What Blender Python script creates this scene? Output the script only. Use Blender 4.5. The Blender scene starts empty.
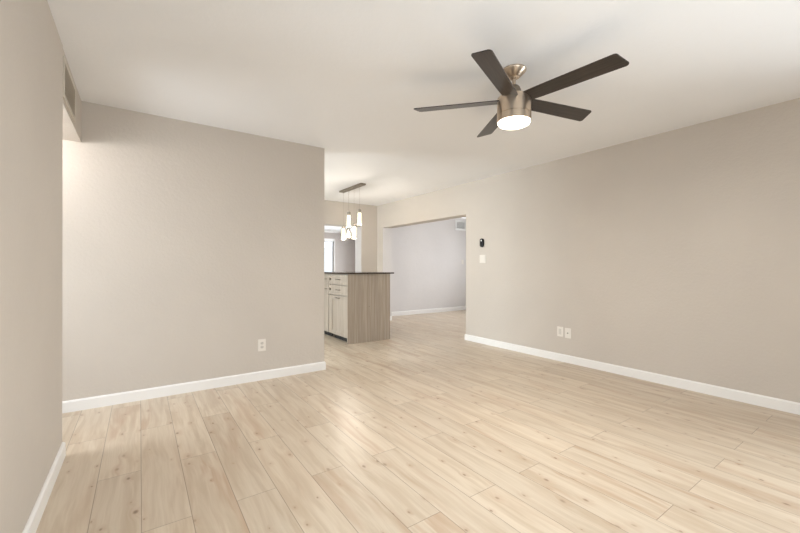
import bpy, bmesh, math, random
from mathutils import Vector, Matrix
PI = math.pi
S = bpy.context.scene
COL = S.collection

# ------------------------------------------------------------------ camera
CAM_Z = 1.1302
cam = bpy.data.cameras.new('camera')
cam.sensor_width = 36.0
cam.lens = 373.35 * 36.0 / 800.0
cam.shift_y = 0.0009
cam.clip_start = 0.02
cam_o = bpy.data.objects.new('camera', cam)
COL.objects.link(cam_o)
cam_o.matrix_world = (Matrix.Translation((0, 0, CAM_Z)) @ Matrix.Rotation(-math.radians(34.893), 4, 'Z')
                      @ Matrix.Rotation(PI/2, 4, 'X') @ Matrix.Rotation(0.0015, 4, 'Z'))
S.camera = cam_o

# ------------------------------------------------------------------ world, lights, exposure
S.view_settings.view_transform = 'Standard'
S.view_settings.look = 'None'
S.view_settings.gamma = 1.0
S.view_settings.use_curve_mapping = False
S.view_settings.exposure = 0.53

W = bpy.data.worlds.new('world'); S.world = W; W.use_nodes = True
wn = W.node_tree.nodes; wl = W.node_tree.links
bg = wn['Background']
tc = wn.new('ShaderNodeTexCoord'); sep = wn.new('ShaderNodeSeparateXYZ')
rp = wn.new('ShaderNodeValToRGB')
rp.color_ramp.elements[0].position = 0.45; rp.color_ramp.elements[0].color = (0.42, 0.40, 0.37, 1)
rp.color_ramp.elements[1].position = 0.55; rp.color_ramp.elements[1].color = (0.92, 0.96, 1.0, 1)
mm = wn.new('ShaderNodeMath'); mm.operation = 'MULTIPLY_ADD'; mm.inputs[1].default_value = 0.5; mm.inputs[2].default_value = 0.5
wl.new(tc.outputs['Generated'], sep.inputs[0]); wl.new(sep.outputs['Z'], mm.inputs[0])
wl.new(mm.outputs[0], rp.inputs[0]); wl.new(rp.outputs[0], bg.inputs['Color'])
bg.inputs['Strength'].default_value = 1.7

def area(name, loc, rot, sx, sy, power, color, spread=180):
    l = bpy.data.lights.new(name, 'AREA'); l.shape = 'RECTANGLE'
    l.size = sx; l.size_y = sy; l.energy = power; l.color = color; l.spread = math.radians(spread)
    o = bpy.data.objects.new(name, l); COL.objects.link(o)
    o.location = loc; o.rotation_euler = rot
    return o
def point(name, loc, power, color, r):
    l = bpy.data.lights.new(name, 'POINT'); l.energy = power; l.color = color; l.shadow_soft_size = r
    o = bpy.data.objects.new(name, l); COL.objects.link(o); o.location = loc
    return o
# daylight area lights; the three living-room ones and their windows are added
area('added_fill_rear', (1.1, -1.22, 1.25), (math.radians(100), 0, 0), 2.6, 1.9, 27, (0.94, 0.97, 1.0))      # added fill from behind the camera; emits +Y, a little upwards
area('added_fill_left', (-0.60, 0.25, 1.15), (math.radians(108), 0, -PI/2), 2.3, 1.9, 15, (0.94, 0.97, 1.0))   # added fill at an unseen left door; emits +X
area('added_fill_right', (4.53, -0.28, 1.20), (math.radians(98), 0, PI/2), 1.1, 1.7, 44, (0.94, 0.97, 1.0))   # added fill at an unseen right window; emits -X
area('daylight_hall', (-1.86, 3.15, 1.25), (PI/2, 0, -PI/2), 1.2, 1.9, 32, (0.98, 0.98, 1.0))   # emits +X
area('daylight_kitchen', (-1.85, 5.45, 1.45), (PI/2, 0, -PI/2), 1.9, 1.4, 132, (0.91, 0.97, 1.0))  # emits +X
area('daylight_side_room', (8.35, 5.2, 1.35), (PI/2, 0, PI/2), 2.2, 1.9, 94, (0.99, 0.96, 0.97))   # emits -X
area('daylight_rear_room', (5.42, 8.3, 1.2), (PI/2, 0, PI/2), 1.5, 1.5, 75, (0.97, 0.97, 1.0))

# ------------------------------------------------------------------ material helpers
def mat(name, color, rough=0.5, metal=0.0, spec=0.5):
    m = bpy.data.materials.new(name); m.use_nodes = True
    b = m.node_tree.nodes['Principled BSDF']
    b.inputs['Base Color'].default_value = (*color, 1)
    b.inputs['Roughness'].default_value = rough
    b.inputs['Metallic'].default_value = metal
    b.inputs['Specular IOR Level'].default_value = spec
    return m, m.node_tree.nodes, m.node_tree.links, b
def noise(n, l, vec, scale, detail=2, rough=0.5, dist=0.0):
    t = n.new('ShaderNodeTexNoise'); t.inputs['Scale'].default_value = scale
    t.inputs['Detail'].default_value = detail; t.inputs['Roughness'].default_value = rough
    t.inputs['Distortion'].default_value = dist
    if vec is not None: l.new(vec, t.inputs['Vector'])
    return t
def math_(n, l, op, a, b=None, c=None):
    t = n.new('ShaderNodeMath'); t.operation = op
    for i, v in enumerate((a, b, c)):
        if v is None: continue
        if isinstance(v, (int, float)): t.inputs[i].default_value = v
        else: l.new(v, t.inputs[i])
    return t.outputs[0]
def maprange(n, l, v, a, b, c=0.0, d=1.0, smooth=True):
    t = n.new('ShaderNodeMapRange'); t.clamp = True
    if smooth: t.interpolation_type = 'SMOOTHSTEP'
    l.new(v, t.inputs[0])
    for i, q in enumerate((a, b, c, d)): t.inputs[1+i].default_value = q
    return t.outputs[0]
def mix(n, l, f, a, b, mode='MIX'):
    t = n.new('ShaderNodeMix'); t.data_type = 'RGBA'; t.blend_type = mode
    for s, v in ((0, f), (6, a), (7, b)):
        if isinstance(v, (int, float)): t.inputs[s].default_value = v
        elif isinstance(v, tuple): t.inputs[s].default_value = (*v, 1)
        else: l.new(v, t.inputs[s])
    return t.outputs[2]

def paint(name, color, var=0.025, bump=0.12, rough=0.6):
    m, n, l, b = mat(name, color, rough, 0, 0.3)
    g = n.new('ShaderNodeNewGeometry')
    a = noise(n, l, g.outputs['Position'], 1.1, 3)
    f = maprange(n, l, a.outputs[0], 0.3, 0.7)
    c0 = tuple(c*(1-var) for c in color); c1 = tuple(min(1, c*(1+var)) for c in color)
    l.new(mix(n, l, f, c0, c1), b.inputs['Base Color'])
    p = noise(n, l, g.outputs['Position'], 42, 4, 0.55)
    q = noise(n, l, g.outputs['Position'], 7, 2)
    h = math_(n, l, 'ADD', p.outputs[0], math_(n, l, 'MULTIPLY', q.outputs[0], 1.2))
    bp = n.new('ShaderNodeBump'); bp.inputs['Strength'].default_value = bump; bp.inputs['Distance'].default_value = 0.02
    l.new(h, bp.inputs['Height']); l.new(bp.outputs[0], b.inputs['Normal'])
    return m

M = {}
M['wall'] = paint('greige_wall_paint', (0.564, 0.508, 0.446))
M['ceiling'] = paint('warm_white_ceiling_paint', (0.87, 0.87, 0.87), 0.01, 0.06, 0.8)
M['pale_wall'] = paint('pale_side_room_paint', (0.66, 0.63, 0.61), 0.02)
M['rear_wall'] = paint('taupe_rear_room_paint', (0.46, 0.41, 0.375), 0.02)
M['trim'] = mat('white_trim_enamel', (0.82, 0.80, 0.77), 0.35)[0]
M['vinyl'] = mat('white_window_vinyl', (0.85, 0.86, 0.88), 0.3)[0]
M['stucco'] = paint('exterior_stucco', (0.80, 0.80, 0.80), 0.06, 0.3)
M['plate'] = mat('white_plastic_plate', (0.76, 0.71, 0.64), 0.35)[0]
M['plate_insert'] = mat('white_plastic_insert', (0.62, 0.575, 0.51), 0.3)[0]
M['slot'] = mat('dark_slot', (0.05, 0.045, 0.04), 0.6)[0]
M['black'] = mat('gloss_black_plastic', (0.006, 0.005, 0.005), 0.45, 0, 0.2)[0]
M['lens'] = mat('lens_glint_paint', (0.75, 0.75, 0.75), 0.2)[0]  # pale colour stands in for the light reflected on the lens
M['grille'] = mat('painted_grille_metal', (0.60, 0.54, 0.455), 0.45)[0]
M['white_grille'] = mat('white_grille_metal', (0.80, 0.80, 0.78), 0.4)[0]
M['void'] = mat('duct_interior', (0.30, 0.27, 0.23), 0.9)[0]
M['pale_void'] = mat('pale_duct_interior', (0.50, 0.50, 0.48), 0.9)[0]
M['toe'] = mat('toe_kick_black', (0.018, 0.016, 0.014), 0.7)[0]

def nickel(name, color, rough):
    m, n, l, b = mat(name, color, rough, 1.0)
    g = n.new('ShaderNodeNewGeometry'); mp = n.new('ShaderNodeMapping'); mp.inputs['Scale'].default_value = (2, 2, 500)
    l.new(g.outputs['Position'], mp.inputs[0])
    a = noise(n, l, mp.outputs[0], 1.0, 1)
    l.new(maprange(n, l, a.outputs[0], 0.3, 0.7, rough-0.02, rough+0.03), b.inputs['Roughness'])
    return m
M['nickel'] = nickel('brushed_nickel', (0.56, 0.46, 0.36), 0.30)
M['nickel_dark'] = nickel('brushed_nickel_dark', (0.30, 0.26, 0.21), 0.4)
M['handle'] = mat('satin_pull_metal', (0.22, 0.20, 0.17), 0.35, 1.0)[0]

def blade_mat():
    m, n, l, b = mat('dark_walnut_blade', (0.05, 0.035, 0.028), 0.30)
    t = n.new('ShaderNodeTexCoord'); mp = n.new('ShaderNodeMapping'); mp.inputs['Scale'].default_value = (3, 70, 20)
    l.new(t.outputs['Object'], mp.inputs[0])
    a = noise(n, l, mp.outputs[0], 1.0, 4, 0.6, 0.4)
    l.new(mix(n, l, maprange(n, l, a.outputs[0], 0.3, 0.7), (0.018, 0.013, 0.010), (0.046, 0.033, 0.026)), b.inputs['Base Color'])
    return m
M['blade'] = blade_mat()

def laminate():
    m, n, l, b = mat('greige_oak_laminate', (0.4, 0.34, 0.28), 0.45)
    g = n.new('ShaderNodeNewGeometry'); mp = n.new('ShaderNodeMapping'); mp.inputs['Scale'].default_value = (60, 60, 1.6)
    l.new(g.outputs['Position'], mp.inputs[0])
    a = noise(n, l, mp.outputs[0], 1.0, 4, 0.6, 0.3)
    mp2 = n.new('ShaderNodeMapping'); mp2.inputs['Scale'].default_value = (16, 16, 0.5)
    l.new(g.outputs['Position'], mp2.inputs[0])
    a2 = noise(n, l, mp2.outputs[0], 1.0, 2)
    c = mix(n, l, maprange(n, l, a.outputs[0], 0.3, 0.7), (0.36, 0.295, 0.23), (0.50, 0.43, 0.355))
    c = mix(n, l, maprange(n, l, a2.outputs[0], 0.35, 0.65, 0.0, 0.35), c, (0.32, 0.265, 0.21))
    l.new(c, b.inputs['Base Color'])
    return m
M['laminate'] = laminate()

def stone():
    m, n, l, b = mat('dark_brown_stone', (0.09, 0.065, 0.05), 0.12)
    g = n.new('ShaderNodeNewGeometry')
    a = noise(n, l, g.outputs['Position'], 90, 3)
    l.new(mix(n, l, maprange(n, l, a.outputs[0], 0.4, 0.65), (0.050, 0.037, 0.030), (0.085, 0.064, 0.050)), b.inputs['Base Color'])
    return m
M['stone'] = stone()

def emis(name, color, strength, base=(0.9, 0.88, 0.85)):
    m, n, l, b = mat(name, base, 0.3)
    b.inputs['Emission Color'].default_value = (*color, 1); b.inputs['Emission Strength'].default_value = strength
    return m
M['lamp_disc'] = emis('lit_frosted_disc', (1.0, 0.86, 0.66), 7.0)
M['pendant_glow'] = emis('lit_frosted_tube', (1.0, 0.90, 0.70), 1.0, (0.85, 0.80, 0.70))

M['globe_glow'] = emis('lit_opal_globe', (1.0, 0.97, 0.93), 36)
def glass(name, tint=(1, 1, 1)):
    # thin clear glass: mostly see-through with a fresnel reflection
    m = bpy.data.materials.new(name); m.use_nodes = True
    n, l = m.node_tree.nodes, m.node_tree.links
    n.remove(n['Principled BSDF'])
    tr = n.new('ShaderNodeBsdfTransparent'); tr.inputs[0].default_value = (*tint, 1)
    gl = n.new('ShaderNodeBsdfGlossy'); gl.inputs['Roughness'].default_value = 0.03
    fr = n.new('ShaderNodeFresnel'); fr.inputs[0].default_value = 1.35
    mx = n.new('ShaderNodeMixShader')
    l.new(fr.outputs[0], mx.inputs[0]); l.new(tr.outputs[0], mx.inputs[1]); l.new(gl.outputs[0], mx.inputs[2])
    l.new(mx.outputs[0], n['Material Output'].inputs['Surface'])
    return m
M['glass'] = glass('bubbled_glass', (1.0, 0.99, 0.96))
_n, _l = M['glass'].node_tree.nodes, M['glass'].node_tree.links
_t = _n.new('ShaderNodeBsdfTranslucent'); _t.inputs[0].default_value = (0.95, 0.93, 0.88, 1)
_m = _n.new('ShaderNodeMixShader'); _m.inputs[0].default_value = 0.15
_o = _n['Material Output']; _src = _o.inputs['Surface'].links[0].from_socket
_l.new(_src, _m.inputs[1]); _l.new(_t.outputs[0], _m.inputs[2]); _l.new(_m.outputs[0], _o.inputs['Surface'])
M['window_glass'] = glass('window_glass', (0.93, 0.96, 0.98))

PW, PL = 0.189, 1.215
def floor_mat():
    m, n, l, b = mat('pale_knotty_oak_planks', (0.66, 0.54, 0.42), 0.34, 0, 0.45)
    uv = n.new('ShaderNodeUVMap'); uv.uv_map = 'plank'          # metres: u across, v along, plus a random offset
    ed = n.new('ShaderNodeUVMap'); ed.uv_map = 'edge'           # 0..1 across and along
    at = n.new('ShaderNodeAttribute'); at.attribute_name = 'tone'
    sepc = n.new('ShaderNodeSeparateColor'); l.new(at.outputs['Color'], sepc.inputs[0])
    U = uv.outputs[0]
    # knots
    mk = n.new('ShaderNodeMapping'); mk.inputs['Scale'].default_value = (9.0, 5.2, 1); l.new(U, mk.inputs[0])
    wob = noise(n, l, U, 22, 3)
    vo = n.new('ShaderNodeTexVoronoi'); vo.voronoi_dimensions = '2D'; vo.inputs['Scale'].default_value = 1.0; vo.inputs['Randomness'].default_value = 0.9
    l.new(mk.outputs[0], vo.inputs['Vector'])
    sc = n.new('ShaderNodeSeparateColor'); l.new(vo.outputs['Color'], sc.inputs[0])
    present = math_(n, l, 'GREATER_THAN', sc.outputs[0], 0.50)
    kd = math_(n, l, 'ADD', vo.outputs['Distance'], math_(n, l, 'MULTIPLY', math_(n, l, 'SUBTRACT', wob.outputs[0], 0.5), 0.10))
    size = math_(n, l, 'MULTIPLY_ADD', math_(n, l, 'POWER', sc.outputs[1], 2.0), 0.055, 0.030)
    rel = math_(n, l, 'DIVIDE', kd, size)
    knot = math_(n, l, 'MULTIPLY', maprange(n, l, rel, 1.5, 0.2), present)
    halo = math_(n, l, 'MULTIPLY', maprange(n, l, rel, 5.0, 0.8), present)
    # grain, bent round the knots
    sx = n.new('ShaderNodeSeparateXYZ'); l.new(U, sx.inputs[0])
    lw = noise(n, l, U, 2.2, 2)
    bend = math_(n, l, 'MULTIPLY', halo, 0.018)
    gx = math_(n, l, 'ADD', math_(n, l, 'ADD', sx.outputs[0], bend), math_(n, l, 'MULTIPLY', lw.outputs[0], 0.05))
    cb = n.new('ShaderNodeCombineXYZ'); l.new(gx, cb.inputs[0]); l.new(sx.outputs[1], cb.inputs[1])
    m1 = n.new('ShaderNodeMapping'); m1.inputs['Scale'].default_value = (95, 3.0, 1); l.new(cb.outputs[0], m1.inputs[0])
    fine = noise(n, l, m1.outputs[0], 1.0, 4, 0.6)
    m2 = n.new('ShaderNodeMapping'); m2.inputs['Scale'].default_value = (17, 1.5, 1); l.new(cb.outputs[0], m2.inputs[0])
    broad = noise(n, l, m2.outputs[0], 1.0, 3, 0.55, 0.6)
    light = (0.635, 0.538, 0.420); dark = (0.485, 0.376, 0.266); red = (0.445, 0.290, 0.185); knotc = (0.190, 0.115, 0.065)
    c = mix(n, l, maprange(n, l, broad.outputs[0], 0.38, 0.70, 0.0, 0.75), light, dark)
    c = mix(n, l, maprange(n, l, fine.outputs[0], 0.35, 0.75, 0.0, 0.30), c, dark)
    # heartwood flames on some of the boards
    m3 = n.new('ShaderNodeMapping'); m3.inputs['Scale'].default_value = (11, 1.1, 1); l.new(cb.outputs[0], m3.inputs[0])
    fl = noise(n, l, m3.outputs[0], 1.0, 2, 0.5, 0.9)
    flame = math_(n, l, 'MULTIPLY', maprange(n, l, fl.outputs[0], 0.49, 0.70), maprange(n, l, sepc.outputs[1], 0.1, 1.0, 0.12, 0.62))
    c = mix(n, l, flame, c, red)
    c = mix(n, l, math_(n, l, 'MULTIPLY', halo, 0.30), c, red)
    c = mix(n, l, math_(n, l, 'MULTIPLY', knot, math_(n, l, 'MULTIPLY_ADD', sc.outputs[2], 0.55, 0.30)), c, knotc)
    # board-to-board tone
    tone = maprange(n, l, sepc.outputs[0], 0, 1, 0.945, 1.035, False)
    tcol = n.new('ShaderNodeCombineColor')
    for i in range(3): l.new(tone, tcol.inputs[i])
    c = mix(n, l, 1.0, c, tcol.outputs[0], 'MULTIPLY')
    # bevelled joints
    se = n.new('ShaderNodeSeparateXYZ'); l.new(ed.outputs[0], se.inputs[0])
    du = math_(n, l, 'MULTIPLY', math_(n, l, 'MINIMUM', se.outputs[0], math_(n, l, 'SUBTRACT', 1.0, se.outputs[0])), PW)
    dv = math_(n, l, 'MULTIPLY', math_(n, l, 'MINIMUM', se.outputs[1], math_(n, l, 'SUBTRACT', 1.0, se.outputs[1])), PL)
    d = math_(n, l, 'MINIMUM', du, dv)
    seam = maprange(n, l, d, 0.0024, 0.0006)
    c = mix(n, l, math_(n, l, 'MULTIPLY', seam, 0.66), c, (0.17, 0.115, 0.075))
    l.new(c, b.inputs['Base Color'])
    bp = n.new('ShaderNodeBump'); bp.inputs['Strength'].default_value = 0.25; bp.inputs['Distance'].default_value = 0.004
    h = math_(n, l, 'SUBTRACT', math_(n, l, 'MULTIPLY', fine.outputs[0], 0.25), seam)
    l.new(h, bp.inputs['Height']); l.new(bp.outputs[0], b.inputs['Normal'])
    l.new(maprange(n, l, fine.outputs[0], 0.2, 0.8, 0.27, 0.40), b.inputs['Roughness'])
    return m
M['floor'] = floor_mat()

# ------------------------------------------------------------------ mesh helpers
def bx(bm, x0, x1, y0, y1, z0, z1, bev=0.0):
    b2 = bmesh.new()
    bmesh.ops.create_cube(b2, size=1.0)
    for v in b2.verts:
        v.co = Vector(((x0+x1)/2 + v.co.x*(x1-x0), (y0+y1)/2 + v.co.y*(y1-y0), (z0+z1)/2 + v.co.z*(z1-z0)))
    if bev > 0: bmesh.ops.bevel(b2, geom=list(b2.edges), offset=bev, segments=2, profile=0.7, affect='EDGES')
    me = bpy.data.meshes.new('t'); b2.to_mesh(me); b2.free(); bm.from_mesh(me); bpy.data.meshes.remove(me)
def lathe(bm, prof, cx=0, cy=0, seg=48, cap=True):
    rings = []
    for r, z in prof:
        rings.append([bm.verts.new((cx + r*math.cos(2*PI*i/seg), cy + r*math.sin(2*PI*i/seg), z)) for i in range(seg)])
    for a, b in zip(rings, rings[1:]):
        for i in range(seg):
            j = (i+1) % seg
            bm.faces.new((a[i], a[j], b[j], b[i]))
    if cap:
        bm.faces.new(rings[0][::-1]); bm.faces.new(rings[-1])
def prism(bm, pts, z0, z1):
    lo = [bm.verts.new((x, y, z0)) for x, y in pts]; hi = [bm.verts.new((x, y, z1)) for x, y in pts]
    n = len(pts)
    bm.faces.new(lo[::-1]); bm.faces.new(hi)
    for i in range(n):
        j = (i+1) % n; bm.faces.new((lo[i], lo[j], hi[j], hi[i]))
def obj(name, bm, m, parent=None, smooth=False, loc=None):
    bmesh.ops.recalc_face_normals(bm, faces=list(bm.faces))
    me = bpy.data.meshes.new(name); bm.to_mesh(me); bm.free()
    me.materials.append(m)
    if smooth:
        for p in me.polygons: p.use_smooth = True
        try: me.set_sharp_from_angle(angle=math.radians(35))
        except Exception: pass
    o = bpy.data.objects.new(name, me); COL.objects.link(o)
    if parent: o.parent = parent
    if loc: o.location = loc
    return o
def tag(o, label, cat, group=None):
    o['label'] = label; o['category'] = cat
    if group: o['group'] = group
    return o
def thing(name, label, cat, loc, rotz=0, group=None):
    o = bpy.data.objects.new(name, None); COL.objects.link(o); o.empty_display_size = 0.05
    o.location = loc; o.rotation_euler = (0, 0, rotz)
    return tag(o, label, cat, group)
def struct(name, bm, m):
    o = obj(name, bm, m); o['kind'] = 'structure'; return o
def boxes(name, m, lst, bev=0.0):
    bm = bmesh.new()
    for b in lst: bx(bm, *b, bev)
    return struct(name, bm, m)

H = 2.44
XR, XL, YP, XPE, YLE = 4.170, -0.375, 3.857, 1.672, 2.958      # right wall, left wall, partition face, partition end, left wall end
YO0, YO1, ZO = 4.183, 6.615, 1.957                              # opening in the right wall
YB = 6.832                                                     # dining back wall
YR = -1.05                                                     # wall behind the camera

# ------------------------------------------------------------------ floor: one board mesh
random.seed(11)
bm = bmesh.new()
uvp = bm.loops.layers.uv.new('plank'); uve = bm.loops.layers.uv.new('edge')
tn = bm.loops.layers.float_color.new('tone')
FX0, FX1, FY0, FY1 = -1.75, 8.3, -1.2, 9.7
k0 = int(math.floor((FX0 - 0.008)/PW)); k1 = int(math.ceil((FX1 - 0.008)/PW))
for k in range(k0, k1):
    x0, x1 = 0.008 + k*PW, 0.008 + (k+1)*PW
    base = 1.308 if k % 2 else 1.928
    j0 = int(math.floor((FY0-base)/PL)); j1 = int(math.ceil((FY1-base)/PL))
    for j in range(j0, j1):
        y0, y1 = base + j*PL, base + (j+1)*PL
        a0, a1 = max(x0, FX0), min(x1, FX1); b0, b1 = max(y0, FY0), min(y1, FY1)
        if a1 <= a0 or b1 <= b0: continue
        vs = [bm.verts.new(p) for p in ((a0, b0, 0), (a1, b0, 0), (a1, b1, 0), (a0, b1, 0))]
        f = bm.faces.new(vs)
        ox, oy = random.random()*50, random.random()*50
        t = (random.random(), random.random(), random.random(), 1)
        for lp in f.loops:
            x, y = lp.vert.co.x, lp.vert.co.y
            lp[uvp].uv = (x - x0 + ox, y - y0 + oy)
            lp[uve].uv = ((x-x0)/PW, (y-y0)/PL)
            lp[tn] = t
struct('floor', bm, M['floor'])
boxes('trim_1', M['void'], [(FX0, FX1, FY0, FY1, -0.12, -0.004)])     # slab under the boards

# ------------------------------------------------------------------ shell
boxes('ceiling', M['ceiling'], [(FX0, FX1, FY0, YB+0.27, H, H+0.12)])
boxes('wall_left', M['wall'], [(XL-0.12, XL, YR, -0.95, 0, H), (XL-0.12, XL, 1.45, YLE, 0, H), (XL-0.12, XL, -0.95, 1.45, 2.10, H), (XL-0.115, XL-0.004, YLE, YP, 2.112, H)])
boxes('wall_center', M['wall'], [(-1.60, XPE, YP, YP+0.12, 0, H)])
boxes('wall_right', M['wall'], [(XR, XR+0.22, YR, -0.85, 0, H), (XR, XR+0.22, 0.30, YO0, 0, H), (XR, XR+0.22, -0.85, 0.30, 2.1, H), (XR, XR+0.22, -0.85, 0.30, 0, 0.3), (XR, XR+0.22, YO0, YO1, ZO, H), (XR, XR+0.22, YO1, YB, 0, H)])
boxes('wall_back', M['wall'], [(-1.60, 1.3, YB, YB+0.27, 0, H), (1.3, 3.787, YB, YB+0.27, 1.972, H), (3.787, XR+0.22, YB, YB+0.27, 0, H)])
# wall behind the camera with a wide window opening added for the fill light
boxes('wall_rear', M['wall'], [(-0.52, -0.20, YR-0.14, YR, 0, H), (2.40, XR+0.22, YR-0.14, YR, 0, H),
                               (-0.20, 2.40, YR-0.14, YR, 2.25, H), (-0.20, 2.40, YR-0.14, YR, 0, 0.25)])
# hallway beyond the left opening, kitchen outer wall with window opening
boxes('wall_hall', M['wall'], [(-1.72, -1.60, 1.6, 2.5, 0, H), (-1.72, -1.60, 3.8, YP+0.12, 0, H), (-1.72, -1.60, 2.5, 3.8, 2.25, H), (-1.72, -1.60, 2.5, 3.8, 0, 0.25), (-1.72, XL-0.12, 1.5, 1.62, 0, H)])
boxes('wall_kitchen', M['wall'], [(-1.72, -1.60, 4.02, 4.5, 0, H), (-1.72, -1.60, 6.4, YB+0.27, 0, H),
                                  (-1.72, -1.60, 4.5, 6.4, 0, 0.75), (-1.72, -1.60, 4.5, 6.4, 2.15, H)])
# side room
boxes('wall_side_room_far', M['pale_wall'], [(XR+0.22, 8.2, 7.160, 7.28, 0, H)])
boxes('wall_side_room_near', M['pale_wall'], [(XR+0.22, 8.2, 2.9, 3.02, 0, H)])
boxes('wall_side_room_outer', M['pale_wall'], [(8.2, 8.32, 2.9, 4.1, 0, H), (8.2, 8.32, 6.3, 7.28, 0, H),
                                               (8.2, 8.32, 4.1, 6.3, 0, 0.4), (8.2, 8.32, 4.1, 6.3, 2.3, H)])
boxes('trim_2', M['pale_wall'], [(XR+0.004, XR+0.2235, YO1-0.004, YO1, 0, ZO), (XR+0.22, XR+0.225, YO1, 7.160, 0, H),
                                 (XR+0.22, XR+0.225, 3.02, YO0, 0, H)])  # pale skin of the opening's jamb and the side room face
# rear room
ZR = 2.13
XW0, XW1, ZW0, ZW1 = 2.9, 4.40, 0.45, 1.84
boxes('wall_rear_room_far', M['rear_wall'], [(-0.2, XW0, 9.5, 9.62, 0, ZR), (XW1, 5.2, 9.5, 9.62, 0, ZR),
                                             (XW0, XW1, 9.5, 9.62, 0, ZW0), (XW0, XW1, 9.5, 9.62, ZW1, ZR)])
boxes('wall_rear_room_right', M['rear_wall'], [(5.2, 5.32, 7.28, 7.5, 0, ZR), (5.2, 5.32, 9.1, 9.62, 0, ZR),
                                               (5.2, 5.32, 7.5, 9.1, 0, 0.4), (5.2, 5.32, 7.5, 9.1, 2.0, ZR)])
boxes('wall_rear_room_left', M['rear_wall'], [(-0.32, -0.2, YB+0.27, 9.62, 0, ZR)])
boxes('ceiling_rear_room', M['ceiling'], [(-0.32, 5.32, YB+0.27, 9.62, ZR, ZR+0.1)])
boxes('trim_3', M['trim'], [(-0.2, 5.2, 9.475, 9.5, ZR-0.055, ZR)], 0.004)
boxes('trim_4', M['pale_wall'], [(3.783, 3.7875, YB+0.002, YB+0.268, 0, 1.972)])   # pale lining of the opening's jamb

# ------------------------------------------------------------------ windows
def window(name, axis, a0, a1, z0, z1, p0, p1, mull=1, fw=0.05):
    """framed window in a wall; axis 'x' = runs along X at depth p0..p1, 'y' = runs along Y"""
    bm = bmesh.new(); w = fw
    def put(b, s0, s1, q0, q1, d0, d1, bev=0.004):
        if axis == 'x': bx(b, s0, s1, d0, d1, q0, q1, bev)
        else: bx(b, d0, d1, s0, s1, q0, q1, bev)
    put(bm, a0, a1, z0, z0+w, p0, p1); put(bm, a0, a1, z1-w, z1, p0, p1)
    put(bm, a0, a0+w, z0+w, z1-w, p0, p1); put(bm, a1-w, a1, z0+w, z1-w, p0, p1)
    for i in range(mull):
        c = a0 + (a1-a0)*(i+1)/(mull+1)
        put(bm, c-0.03, c+0.03, z0+w, z1-w, p0+0.01, p1-0.01)
    f = struct(name, bm, M['vinyl'])
    g = bmesh.new(); c = (p0+p1)/2
    put(g, a0+w, a1-w, z0+w, z1-w, c-0.003, c+0.003, 0)
    obj('pane', g, M['window_glass'], f)
    return f
window('added_window_1', 'x', -0.20, 2.40, 0.25, 2.25, YR-0.12, YR-0.06, 2)  # unseen window, added to let in the rear fill light
window('added_window_6', 'y', -0.95, 1.45, 0.02, 2.10, XL-0.09, XL-0.03, 1)  # unseen patio door, added for the fill light from the left
window('added_window_7', 'y', -0.85, 0.30, 0.3, 2.10, XR+0.08, XR+0.14, 0)  # unseen window, added to brighten the left side of the room
window('window_8', 'y', 2.5, 3.8, 0.25, 2.25, -1.69, -1.63, 0)
window('window_2', 'y', 4.5, 6.4, 0.75, 2.15, -1.69, -1.63, 1)
window('window_3', 'y', 4.1, 6.3, 0.4, 2.3, 8.23, 8.29, 1)
window('window_4', 'x', XW0, XW1, ZW0, ZW1, 9.52, 9.58, 1, 0.03)
window('window_5', 'y', 7.5, 9.1, 0.4, 2.0, 5.23, 5.29, 1)
boxes('wall_garden', M['stucco'], [(1.0, 7.5, 13.0, 13.2, -0.1, 1.86)])
boxes('ground', M['stucco'], [(-1, 8, 9.72, 13.0, -0.2, -0.1)])
# casing of the rear-room window
boxes('trim_5', M['trim'], [(XW1, XW1+0.025, 9.485, 9.5, ZW0-0.07, ZW1+0.07), (XW0-0.07, XW0, 9.485, 9.5, ZW0-0.07, ZW1+0.07),
                            (XW0, XW1, 9.485, 9.5, ZW1, ZW1+0.07), (XW0, XW1, 9.485, 9.5, ZW0-0.07, ZW0)], 0.003)

# ------------------------------------------------------------------ baseboards (profiled, mitred round the wall ends)
def baseboard(name, path, h=0.090, t=0.014):
    """path: XY points along the wall face; the board stands to the left of the walking direction"""
    prof = [(0, 0), (t, 0), (t, h-0.012), (t*0.55, h-0.003), (t*0.3, h), (0, h)]
    P = [Vector((x, y, 0)) for x, y in path]
    bm = bmesh.new(); rings = []
    for i, p in enumerate(P):
        d0 = (P[i]-P[i-1]).normalized() if i > 0 else None
        d1 = (P[i+1]-P[i]).normalized() if i < len(P)-1 else None
        n0 = Vector((-d0.y, d0.x, 0)) if d0 else None; n1 = Vector((-d1.y, d1.x, 0)) if d1 else None
        if n0 and n1: nn = (n0+n1); nn = nn / (nn.dot(n0))
        else: nn = n0 or n1
        rings.append([bm.verts.new((p.x + nn.x*a, p.y + nn.y*a, z)) for a, z in prof])
    for a, b in zip(rings, rings[1:]):
        for i in range(len(prof)):
            j = (i+1) % len(prof); bm.faces.new((a[i], a[j], b[j], b[i]))
    bm.faces.new(rings[0]); bm.faces.new(rings[-1][::-1])
    return struct(name, bm, M['trim'])
baseboard('baseboard_right', [(XR, YR), (XR, YO0), (XR+0.22, YO0)])
baseboard('baseboard_left', [(XL-0.12, YLE), (XL, YLE), (XL, 1.45)])
baseboard('baseboard_center', [(XPE, YP+0.12), (XPE, YP), (-1.60, YP)])
baseboard('baseboard_back', [(XR+0.225, YO1), (XR, YO1), (XR, YB), (3.787, YB), (3.783, YB+0.27)])
baseboard('baseboard_side_room', [(8.2, 7.160), (XR+0.225, 7.160), (XR+0.225, YO1)], 0.10)
baseboard('baseboard_rear_room', [(5.2, 9.5), (-0.2, 9.5)])

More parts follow.
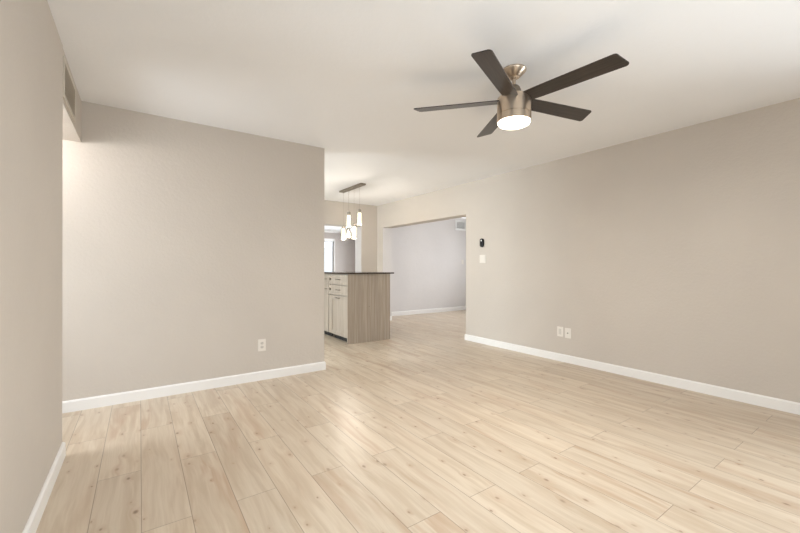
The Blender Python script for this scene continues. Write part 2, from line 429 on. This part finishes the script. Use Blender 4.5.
# ------------------------------------------------------------------ ceiling fan
FX, FY = 2.036, 1.600
fan = thing('ceiling_fan', 'brushed nickel ceiling fan with five dark blades and a lit round lamp', 'ceiling fan', (FX, FY, H))
bm = bmesh.new(); lathe(bm, [(0.077, -0.0005), (0.0785, -0.008), (0.075, -0.015), (0.042, -0.047), (0.035, -0.053), (0.016, -0.054)])
obj('canopy', bm, M['nickel'], fan, True)
bm = bmesh.new(); lathe(bm, [(0.019, -0.053), (0.019, -0.062), (0.0115, -0.064), (0.0115, -0.145)], seg=24)
obj('downrod', bm, M['nickel'], fan, True)
bm = bmesh.new(); lathe(bm, [(0.013, -0.104), (0.026, -0.107), (0.037, -0.117), (0.044, -0.136), (0.045, -0.190)], seg=40)
obj('coupling_cover', bm, M['nickel_dark'], fan, True)
bm = bmesh.new(); lathe(bm, [(0.06, -0.187), (0.105, -0.187), (0.109, -0.191), (0.109, -0.2975), (0.1065, -0.299), (0.1065, -0.3015),
                             (0.109, -0.303), (0.109, -0.343), (0.106, -0.346), (0.099, -0.346)], seg=64)
obj('motor_housing', bm, M['nickel'], fan, True)
bm = bmesh.new(); lathe(bm, [(0.1045, -0.343), (0.1045, -0.350), (0.099, -0.360), (0.083, -0.367), (0.05, -0.371), (0.02, -0.372)], seg=64)
obj('lamp_lens', bm, M['lamp_disc'], fan, True)
def blade_mesh():
    bm = bmesh.new()
    R0, R1 = 0.095, 0.670
    w0, w1 = 0.050, 0.062
    pts = []
    pts.append((R0, -w0)); pts.append((R0+0.08, -w0-0.004))
    # outer end: slightly slanted with rounded corners
    def corner(cx, cy, r, a0, a1, k=6):
        return [(cx + r*math.cos(a0+(a1-a0)*i/k), cy + r*math.sin(a0+(a1-a0)*i/k)) for i in range(k+1)]
    r = 0.020
    pts += corner(R1-0.022-r, -w1+r, r, -PI/2, 0.08)
    pts += corner(R1-r, w1-r, r, 0.08, PI/2)
    pts.append((R0+0.08, w0+0.004)); pts.append((R0, w0))
    prism(bm, pts, -0.003, 0.003)
    return bm
proto = None
for i in range(5):
    a = math.radians(-12.3 + 72*i)
    if proto is None:
        b = obj('blade', blade_mesh(), M['blade'], fan); proto = b
        bmm = bmesh.new(); bx(bmm, 0.070, 0.175, -0.026, 0.026, 0.003, 0.009, 0.002); bx(bmm, 0.05, 0.10, -0.014, 0.014, 0.001, 0.011, 0.002)
        br = obj('blade_arm', bmm, M['nickel_dark'], b)
    else:
        b = proto.copy(); COL.objects.link(b); b.parent = fan
        c = br.copy(); COL.objects.link(c); c.parent = b
    pitch = math.radians(-12)
    b.matrix_local = Matrix.Translation((0, 0, -0.204)) @ Matrix.Rotation(a, 4, 'Z') @ Matrix.Rotation(pitch, 4, 'X')
fl = area('fan_lamp_light', (FX, FY, H-0.378), (0, 0, 0), 0.19, 0.19, 17, (1.0, 0.95, 0.88))
fl.data.shape = 'DISK'

# ------------------------------------------------------------------ linear canopy with five pendants
lin = thing('pendant_canopy', 'long brushed nickel ceiling canopy the glass pendants hang from', 'light fixture', (2.857, 5.485, H))
bm = bmesh.new(); bx(bm, -0.045, 0.045, -0.385, 0.385, -0.026, 0, 0.004)
obj('canopy_plate', bm, M['nickel_dark'], lin)
bm = bmesh.new()
pend = [  # x, y, glass bottom, glass top, cap height, label
    (2.860, 5.226, 1.799, 2.000, 0.050, 'high glass pendant lamp, nearest to the camera and rightmost of the five'),
    (2.860, 5.411, 1.588, 1.791, 0.050, 'low glass pendant lamp just left of the rightmost one, lower right of the cluster'),
    (2.838, 5.550, 1.799, 1.995, 0.055, 'high glass pendant lamp in the middle, left of the rightmost high one'),
    (2.888, 5.667, 1.622, 1.705, 0.085, 'short glass pendant lamp with a dark cap, between the two lowest pendants'),
    (2.860, 5.793, 1.594, 1.794, 0.045, 'low glass pendant lamp, leftmost of the five'),
]
for (x, y, zb, zt, ch, lab) in pend:
    p = thing('pendant_lamp', lab, 'pendant lamp', (x, y, zt), 0, 'glass pendants over the island')
    bm = bmesh.new(); lathe(bm, [(0.0010, ch), (0.0010, H-0.0265-zt)], seg=8)
    obj('cable', bm, M['nickel_dark'], p)
    bm = bmesh.new(); lathe(bm, [(0.030, -0.006), (0.030, ch*0.75), (0.024, ch*0.9), (0.008, ch+0.004)], seg=28)
    obj('cap', bm, M['nickel_dark'], p, True)
    L = zt - zb
    bm = bmesh.new(); lathe(bm, [(0.030, -L+0.006), (0.031, -L+0.010), (0.031, -0.010), (0.030, -0.006)], seg=32)
    obj('frosted_tube', bm, M['pendant_glow'], p, True)
    bm = bmesh.new(); lathe(bm, [(0.0395, 0.0), (0.041, -0.004), (0.041, -L), (0.0385, -L), (0.0385, -0.004), (0.031, -0.004)], seg=32, cap=False)
    obj('glass_shade', bm, M['glass'], p, True)
    point('pendant_light', (x, y, zb-0.06), 4.8, (1.0, 0.92, 0.80), 0.03)

# ------------------------------------------------------------------ island: two base cabinets and a stone top
IX0, IX1, IY0 = 2.499, 3.232, 4.912
Z_TOE, Z_TOP = 0.080, 1.027
def cabinet(y0, y1, label, pulls):
    c = thing('base_cabinet', label, 'cabinet', (IX0, y0, 0), 0, 'base cabinets of the island')
    w = y1 - y0; d = IX1 - IX0
    bm = bmesh.new(); bx(bm, 0.036, d, 0.022, w, Z_TOE, Z_TOP, 0.001)
    obj('body', bm, M['laminate'], c)
    bm = bmesh.new(); bx(bm, 0.075, d-0.02, 0.022, w, 0, Z_TOE)
    obj('toe_kick', bm, M['toe'], c)
    g = 0.0035
    def handle(par, yc, zc, L):
        b = bmesh.new()
        bx(b, -0.034, -0.025, yc-L/2, yc+L/2, zc-0.005, zc+0.005, 0.002)
        for s in (-1, 1): bx(b, -0.030, 0.0, yc+s*(L/2-0.012)-0.004, yc+s*(L/2-0.012)+0.004, zc-0.004, zc+0.004, 0.001)
        obj('handle', b, M['handle'], par)
    y_a = 0.030 if pulls == 'bar' else g
    y_d = w-g-0.082 if pulls == 'bar' else w-g
    for (z0, z1) in ((0.864, 1.012), (0.704, 0.852)):
        b = bmesh.new(); bx(b, 0.004, 0.022, y_a, w-g, z0, z1, 0.002)
        fr = 0.030   # raised rim round a flat field
        bx(b, 0.0, 0.006, y_a, w-g, z1-fr, z1, 0.0015); bx(b, 0.0, 0.006, y_a, w-g, z0, z0+fr, 0.0015)
        bx(b, 0.0, 0.006, y_a, y_a+fr, z0+fr, z1-fr, 0.0015); bx(b, 0.0, 0.006, w-g-fr, w-g, z0+fr, z1-fr, 0.0015)
        dr = obj('drawer', b, M['laminate'], c)
        if pulls == 'bar':
            handle(dr, 0.31, (z0+z1)/2+0.004, 0.13)
            kb = bmesh.new(); bx(kb, -0.022, 0.0, w-0.088, w-0.078, (z0+z1)/2-0.012, (z0+z1)/2+0.022, 0.002)
            obj('latch', kb, M['handle'], dr)
        else:
            for yc in (0.07, w-0.07): handle(dr, yc, (z0+z1)/2, 0.045)
    z0, z1 = Z_TOE+0.004, 0.690
    b = bmesh.new(); bx(b, 0.008, 0.022, y_a, y_d, z0, z1, 0.001); fr = 0.058
    bx(b, 0.0, 0.009, y_a, y_d, z1-fr, z1, 0.0015); bx(b, 0.0, 0.009, y_a, y_d, z0, z0+fr, 0.0015)
    bx(b, 0.0, 0.009, y_a, y_a+fr, z0+fr, z1-fr, 0.0015); bx(b, 0.0, 0.009, y_d-fr, y_d, z0+fr, z1-fr, 0.0015)
    dr = obj('door', b, M['laminate'], c)
    handle(dr, (y_a+y_d)/2, z1-0.030, 0.13)
    if pulls == 'bar':
        b = bmesh.new(); bx(b, 0.006, 0.036, y_d+g, w-0.001, z0, z1, 0.001)
        obj('stile', b, M['laminate'], c)
    return c
c1 = cabinet(IY0, 5.598, 'greige wood cabinet with flat end panel, at the near end of the kitchen island', 'bar')
bm = bmesh.new(); bx(bm, -0.003, IX1-IX0+0.004, 0, 0.0215, 0, Z_TOP, 0.001)
sp = obj('side_panel', bm, M['laminate'], c1); sp['label'] = 'plain taupe wood end panel reaching the floor'
bm = bmesh.new(); bx(bm, 0.06, 0.10, 0.600, 0.630, 0, Z_TOE-0.001, 0.002)
obj('foot', bm, M['handle'], c1)
bm = bmesh.new(); bmesh.ops.create_uvsphere(bm, u_segments=12, v_segments=8, radius=0.007, matrix=Matrix.Translation((0.36, -0.0015, 0.535)) @ Matrix.Diagonal((1, 0.3, 1, 1)))
obj('screw_cap', bm, M['nickel_dark'], c1, True)
cabinet(5.601, 6.20, 'greige wood cabinet half hidden behind the wall end, beyond the near island cabinet', 'knob')
bm = bmesh.new(); bx(bm, 2.468, 3.292, 4.880, 6.23, Z_TOP+0.0005, 1.050, 0.003)
tag(obj('countertop', bm, M['stone']), 'dark brown stone countertop lying on the kitchen island cabinets', 'countertop')

# ------------------------------------------------------------------ wall plates (local frame: plate in XZ, facing -Y)
def plate_base(t, w, h, th=0.006):
    bm = bmesh.new(); bx(bm, -w/2, w/2, -th, 0, -h/2, h/2, 0.002)
    return obj('cover_plate', bm, M['plate'], t)
def duplex(name, label, loc, rz, group=None):
    t = thing(name, label, 'outlet', loc, rz, group)
    plate_base(t, 0.074, 0.118)
    for s in (-1, 1):
        bm = bmesh.new()
        pts = [(0.017*math.cos(a), 0.0145*math.sin(a)) for a in [2*PI*i/20 for i in range(20)]]
        pts = [(max(-0.0165, min(0.0165, x*1.15)), z) for x, z in pts]
        prism(bm, pts, 0.0055, 0.0085)
        for v in bm.verts: v.co = Vector((v.co.x, -v.co.z, v.co.y + s*0.0195))
        r = obj('receptacle', bm, M['plate_insert'], t)
        bm = bmesh.new()
        for q in (-0.0062, 0.0062): bx(bm, q-0.0012, q+0.0012, -0.0089, -0.0080, s*0.0195-0.001, s*0.0195+0.0065)
        bx(bm, -0.002, 0.002, -0.0089, -0.0080, s*0.0195-0.0085, s*0.0195-0.0045)
        obj('slots', bm, M['slot'], r)
    bm = bmesh.new(); bmesh.ops.create_uvsphere(bm, u_segments=10, v_segments=6, radius=0.003, matrix=Matrix.Translation((0, -0.006, 0)))
    obj('screw', bm, M['plate_insert'], t)
    return t
duplex('wall_outlet', 'white duplex outlet low on the short wall left of the kitchen', (1.005, YP, 0.349), 0)
RZ = -PI/2     # things on the right wall face -X
t = thing('wall_outlet', 'white wall plate with tall rectangular insert, left one of the pair on the long wall', 'outlet', (XR, 2.592, 0.356), RZ)
plate_base(t, 0.074, 0.118)
bm = bmesh.new(); bx(bm, -0.017, 0.017, -0.0085, -0.0055, -0.034, 0.034, 0.001); obj('rocker_insert', bm, M['plate_insert'], t)
t = thing('cable_outlet', 'white wall plate with small centre jack, right one of the pair on the long wall', 'outlet', (XR, 2.492, 0.351), RZ)
plate_base(t, 0.074, 0.118)
bm = bmesh.new(); lathe(bm, [(0.0075, 0), (0.0075, 0.004), (0.005, 0.004), (0.005, 0.011), (0.002, 0.011)], seg=16)
for v in bm.verts: v.co = Vector((v.co.x, -0.006 - v.co.z, v.co.y))
obj('jack', bm, M['handle'], t, True)
for s in (-1, 1):
    bm = bmesh.new(); bmesh.ops.create_uvsphere(bm, u_segments=10, v_segments=6, radius=0.003, matrix=Matrix.Translation((0, -0.006, s*0.042)))
    obj('screw', bm, M['plate_insert'], t)
t = thing('light_switch', 'white double light switch plate below the black wall device', 'light switch', (XR, 3.835, 1.256), RZ)
plate_base(t, 0.116, 0.118)
for s in (-1, 1):
    bm = bmesh.new(); bx(bm, s*0.023-0.0165, s*0.023+0.0165, -0.009, -0.0055, -0.033, 0.033, 0.001)
    obj('rocker', bm, M['plate'], t)
t = thing('light_switch', 'small white light switch on the far wall of the side room, below the white vent', 'light switch', (7.01, 7.160, 1.27), 0)
plate_base(t, 0.074, 0.118)
bm = bmesh.new(); bx(bm, -0.0165, 0.0165, -0.009, -0.0055, -0.033, 0.033, 0.001); obj('rocker', bm, M['plate'], t)

# black pill-shaped device
t = thing('wall_camera', 'black pill-shaped device with a lens painted pale as a glint on the wall above the switch plate', 'wall device', (XR, 3.843, 1.494), RZ)
def pill(bm, w, h, y0, y1, zc=0, inset=0.004):
    def ring(y, s):
        r = w/2 - s; out = []
        for i in range(13): a = PI*i/12; out.append((r*math.cos(a), y, zc + (h/2-w/2) + r*math.sin(a)))
        for i in range(13): a = PI + PI*i/12; out.append((r*math.cos(a), y, zc - (h/2-w/2) + r*math.sin(a)))
        return [bm.verts.new(p) for p in out]
    rs = [ring(y0, 0), ring(y1+inset, 0), ring(y1+inset*0.3, inset*0.3), ring(y1, inset)]
    for a, b in zip(rs, rs[1:]):
        for i in range(26):
            j = (i+1) % 26; bm.faces.new((a[i], a[j], b[j], b[i]))
    bm.faces.new(rs[0][::-1]); bm.faces.new(rs[-1])
bm = bmesh.new(); pill(bm, 0.066, 0.128, 0, -0.026); obj('housing', bm, M['black'], t, True)
bm = bmesh.new(); lathe(bm, [(0.012, 0.0), (0.012, 0.002), (0.009, 0.004), (0.003, 0.0055)], seg=24)
for v in bm.verts: v.co = Vector((v.co.x, -0.0255 - v.co.z, v.co.y + 0.032))
obj('lens', bm, M['lens'], t, True)
bm = bmesh.new(); lathe(bm, [(0.012, 0.0), (0.012, 0.002), (0.003, 0.0025)], seg=24)
for v in bm.verts: v.co = Vector((v.co.x, -0.0255 - v.co.z, v.co.y - 0.032))
obj('button', bm, M['black'], t, True)

# ------------------------------------------------------------------ grilles
def grille(name, label, loc, rz, w, h, fm, n, fr=0.028, back=None):
    t = thing(name, label, 'vent', loc, rz)
    bm = bmesh.new(); th = 0.010
    bx(bm, -w/2, w/2, -th, 0, h/2-fr, h/2, 0.002); bx(bm, -w/2, w/2, -th, 0, -h/2, -h/2+fr, 0.002)
    bx(bm, -w/2, -w/2+fr, -th, 0, -h/2+fr, h/2-fr, 0.002); bx(bm, w/2-fr, w/2, -th, 0, -h/2+fr, h/2-fr, 0.002)
    obj('frame', bm, fm, t)
    bm = bmesh.new(); bx(bm, -w/2+fr, w/2-fr, -0.0012, 0, -h/2+fr, h/2-fr); obj('backing', bm, back or M['void'], t)
    hh = h - 2*fr
    sb = bmesh.new()
    bx(sb, -w/2+fr, w/2-fr, -0.0008, 0.0008, -hh/n*0.60, hh/n*0.60)
    first = None
    for i in range(n):
        z = -h/2 + fr + hh*(i+0.5)/n
        if first is None: s = first = obj('slat', sb, fm, t)
        else: s = first.copy(); COL.objects.link(s); s.parent = t
        s.location = (0, -0.0065, z); s.rotation_euler = (math.radians(-42), 0, 0)
    return t
grille('air_vent', 'beige return air grille set in the beam over the left opening', (XL-0.004, 3.205, 2.262), PI/2, 0.48, 0.245, M['grille'], 12)
grille('air_vent', 'small white air vent high on the far wall of the side room', (6.935, 7.160, 2.235), 0, 0.38, 0.27, M['white_grille'], 8, 0.05, M['pale_void'])

# ------------------------------------------------------------------ hallway lamp round the corner
t = thing('hanging_lamp', 'lit frosted globe lamp hanging in the hallway round the left corner', 'hanging lamp', (-0.80, 3.40, H))
bm = bmesh.new(); lathe(bm, [(0.055, -0.0005), (0.055, -0.012), (0.03, -0.026), (0.008, -0.028)], seg=32); obj('ceiling_plate', bm, M['nickel'], t, True)
bm = bmesh.new(); lathe(bm, [(0.004, -0.028), (0.004, -0.285)], seg=10); obj('stem', bm, M['nickel'], t)
bm = bmesh.new(); lathe(bm, [(0.008, -0.275), (0.024, -0.285), (0.026, -0.305), (0.020, -0.306)], seg=24); obj('lamp_holder', bm, M['nickel'], t, True)
bm = bmesh.new(); lathe(bm, [(0.02+0*k if k == 0 else 0.085*math.sin(PI*(0.08+0.90*k/14)), -0.305-0.085*(1-math.cos(PI*(0.08+0.90*k/14)))) for k in range(15)], seg=32)
obj('lamp_globe', bm, M['globe_glow'], t, True)
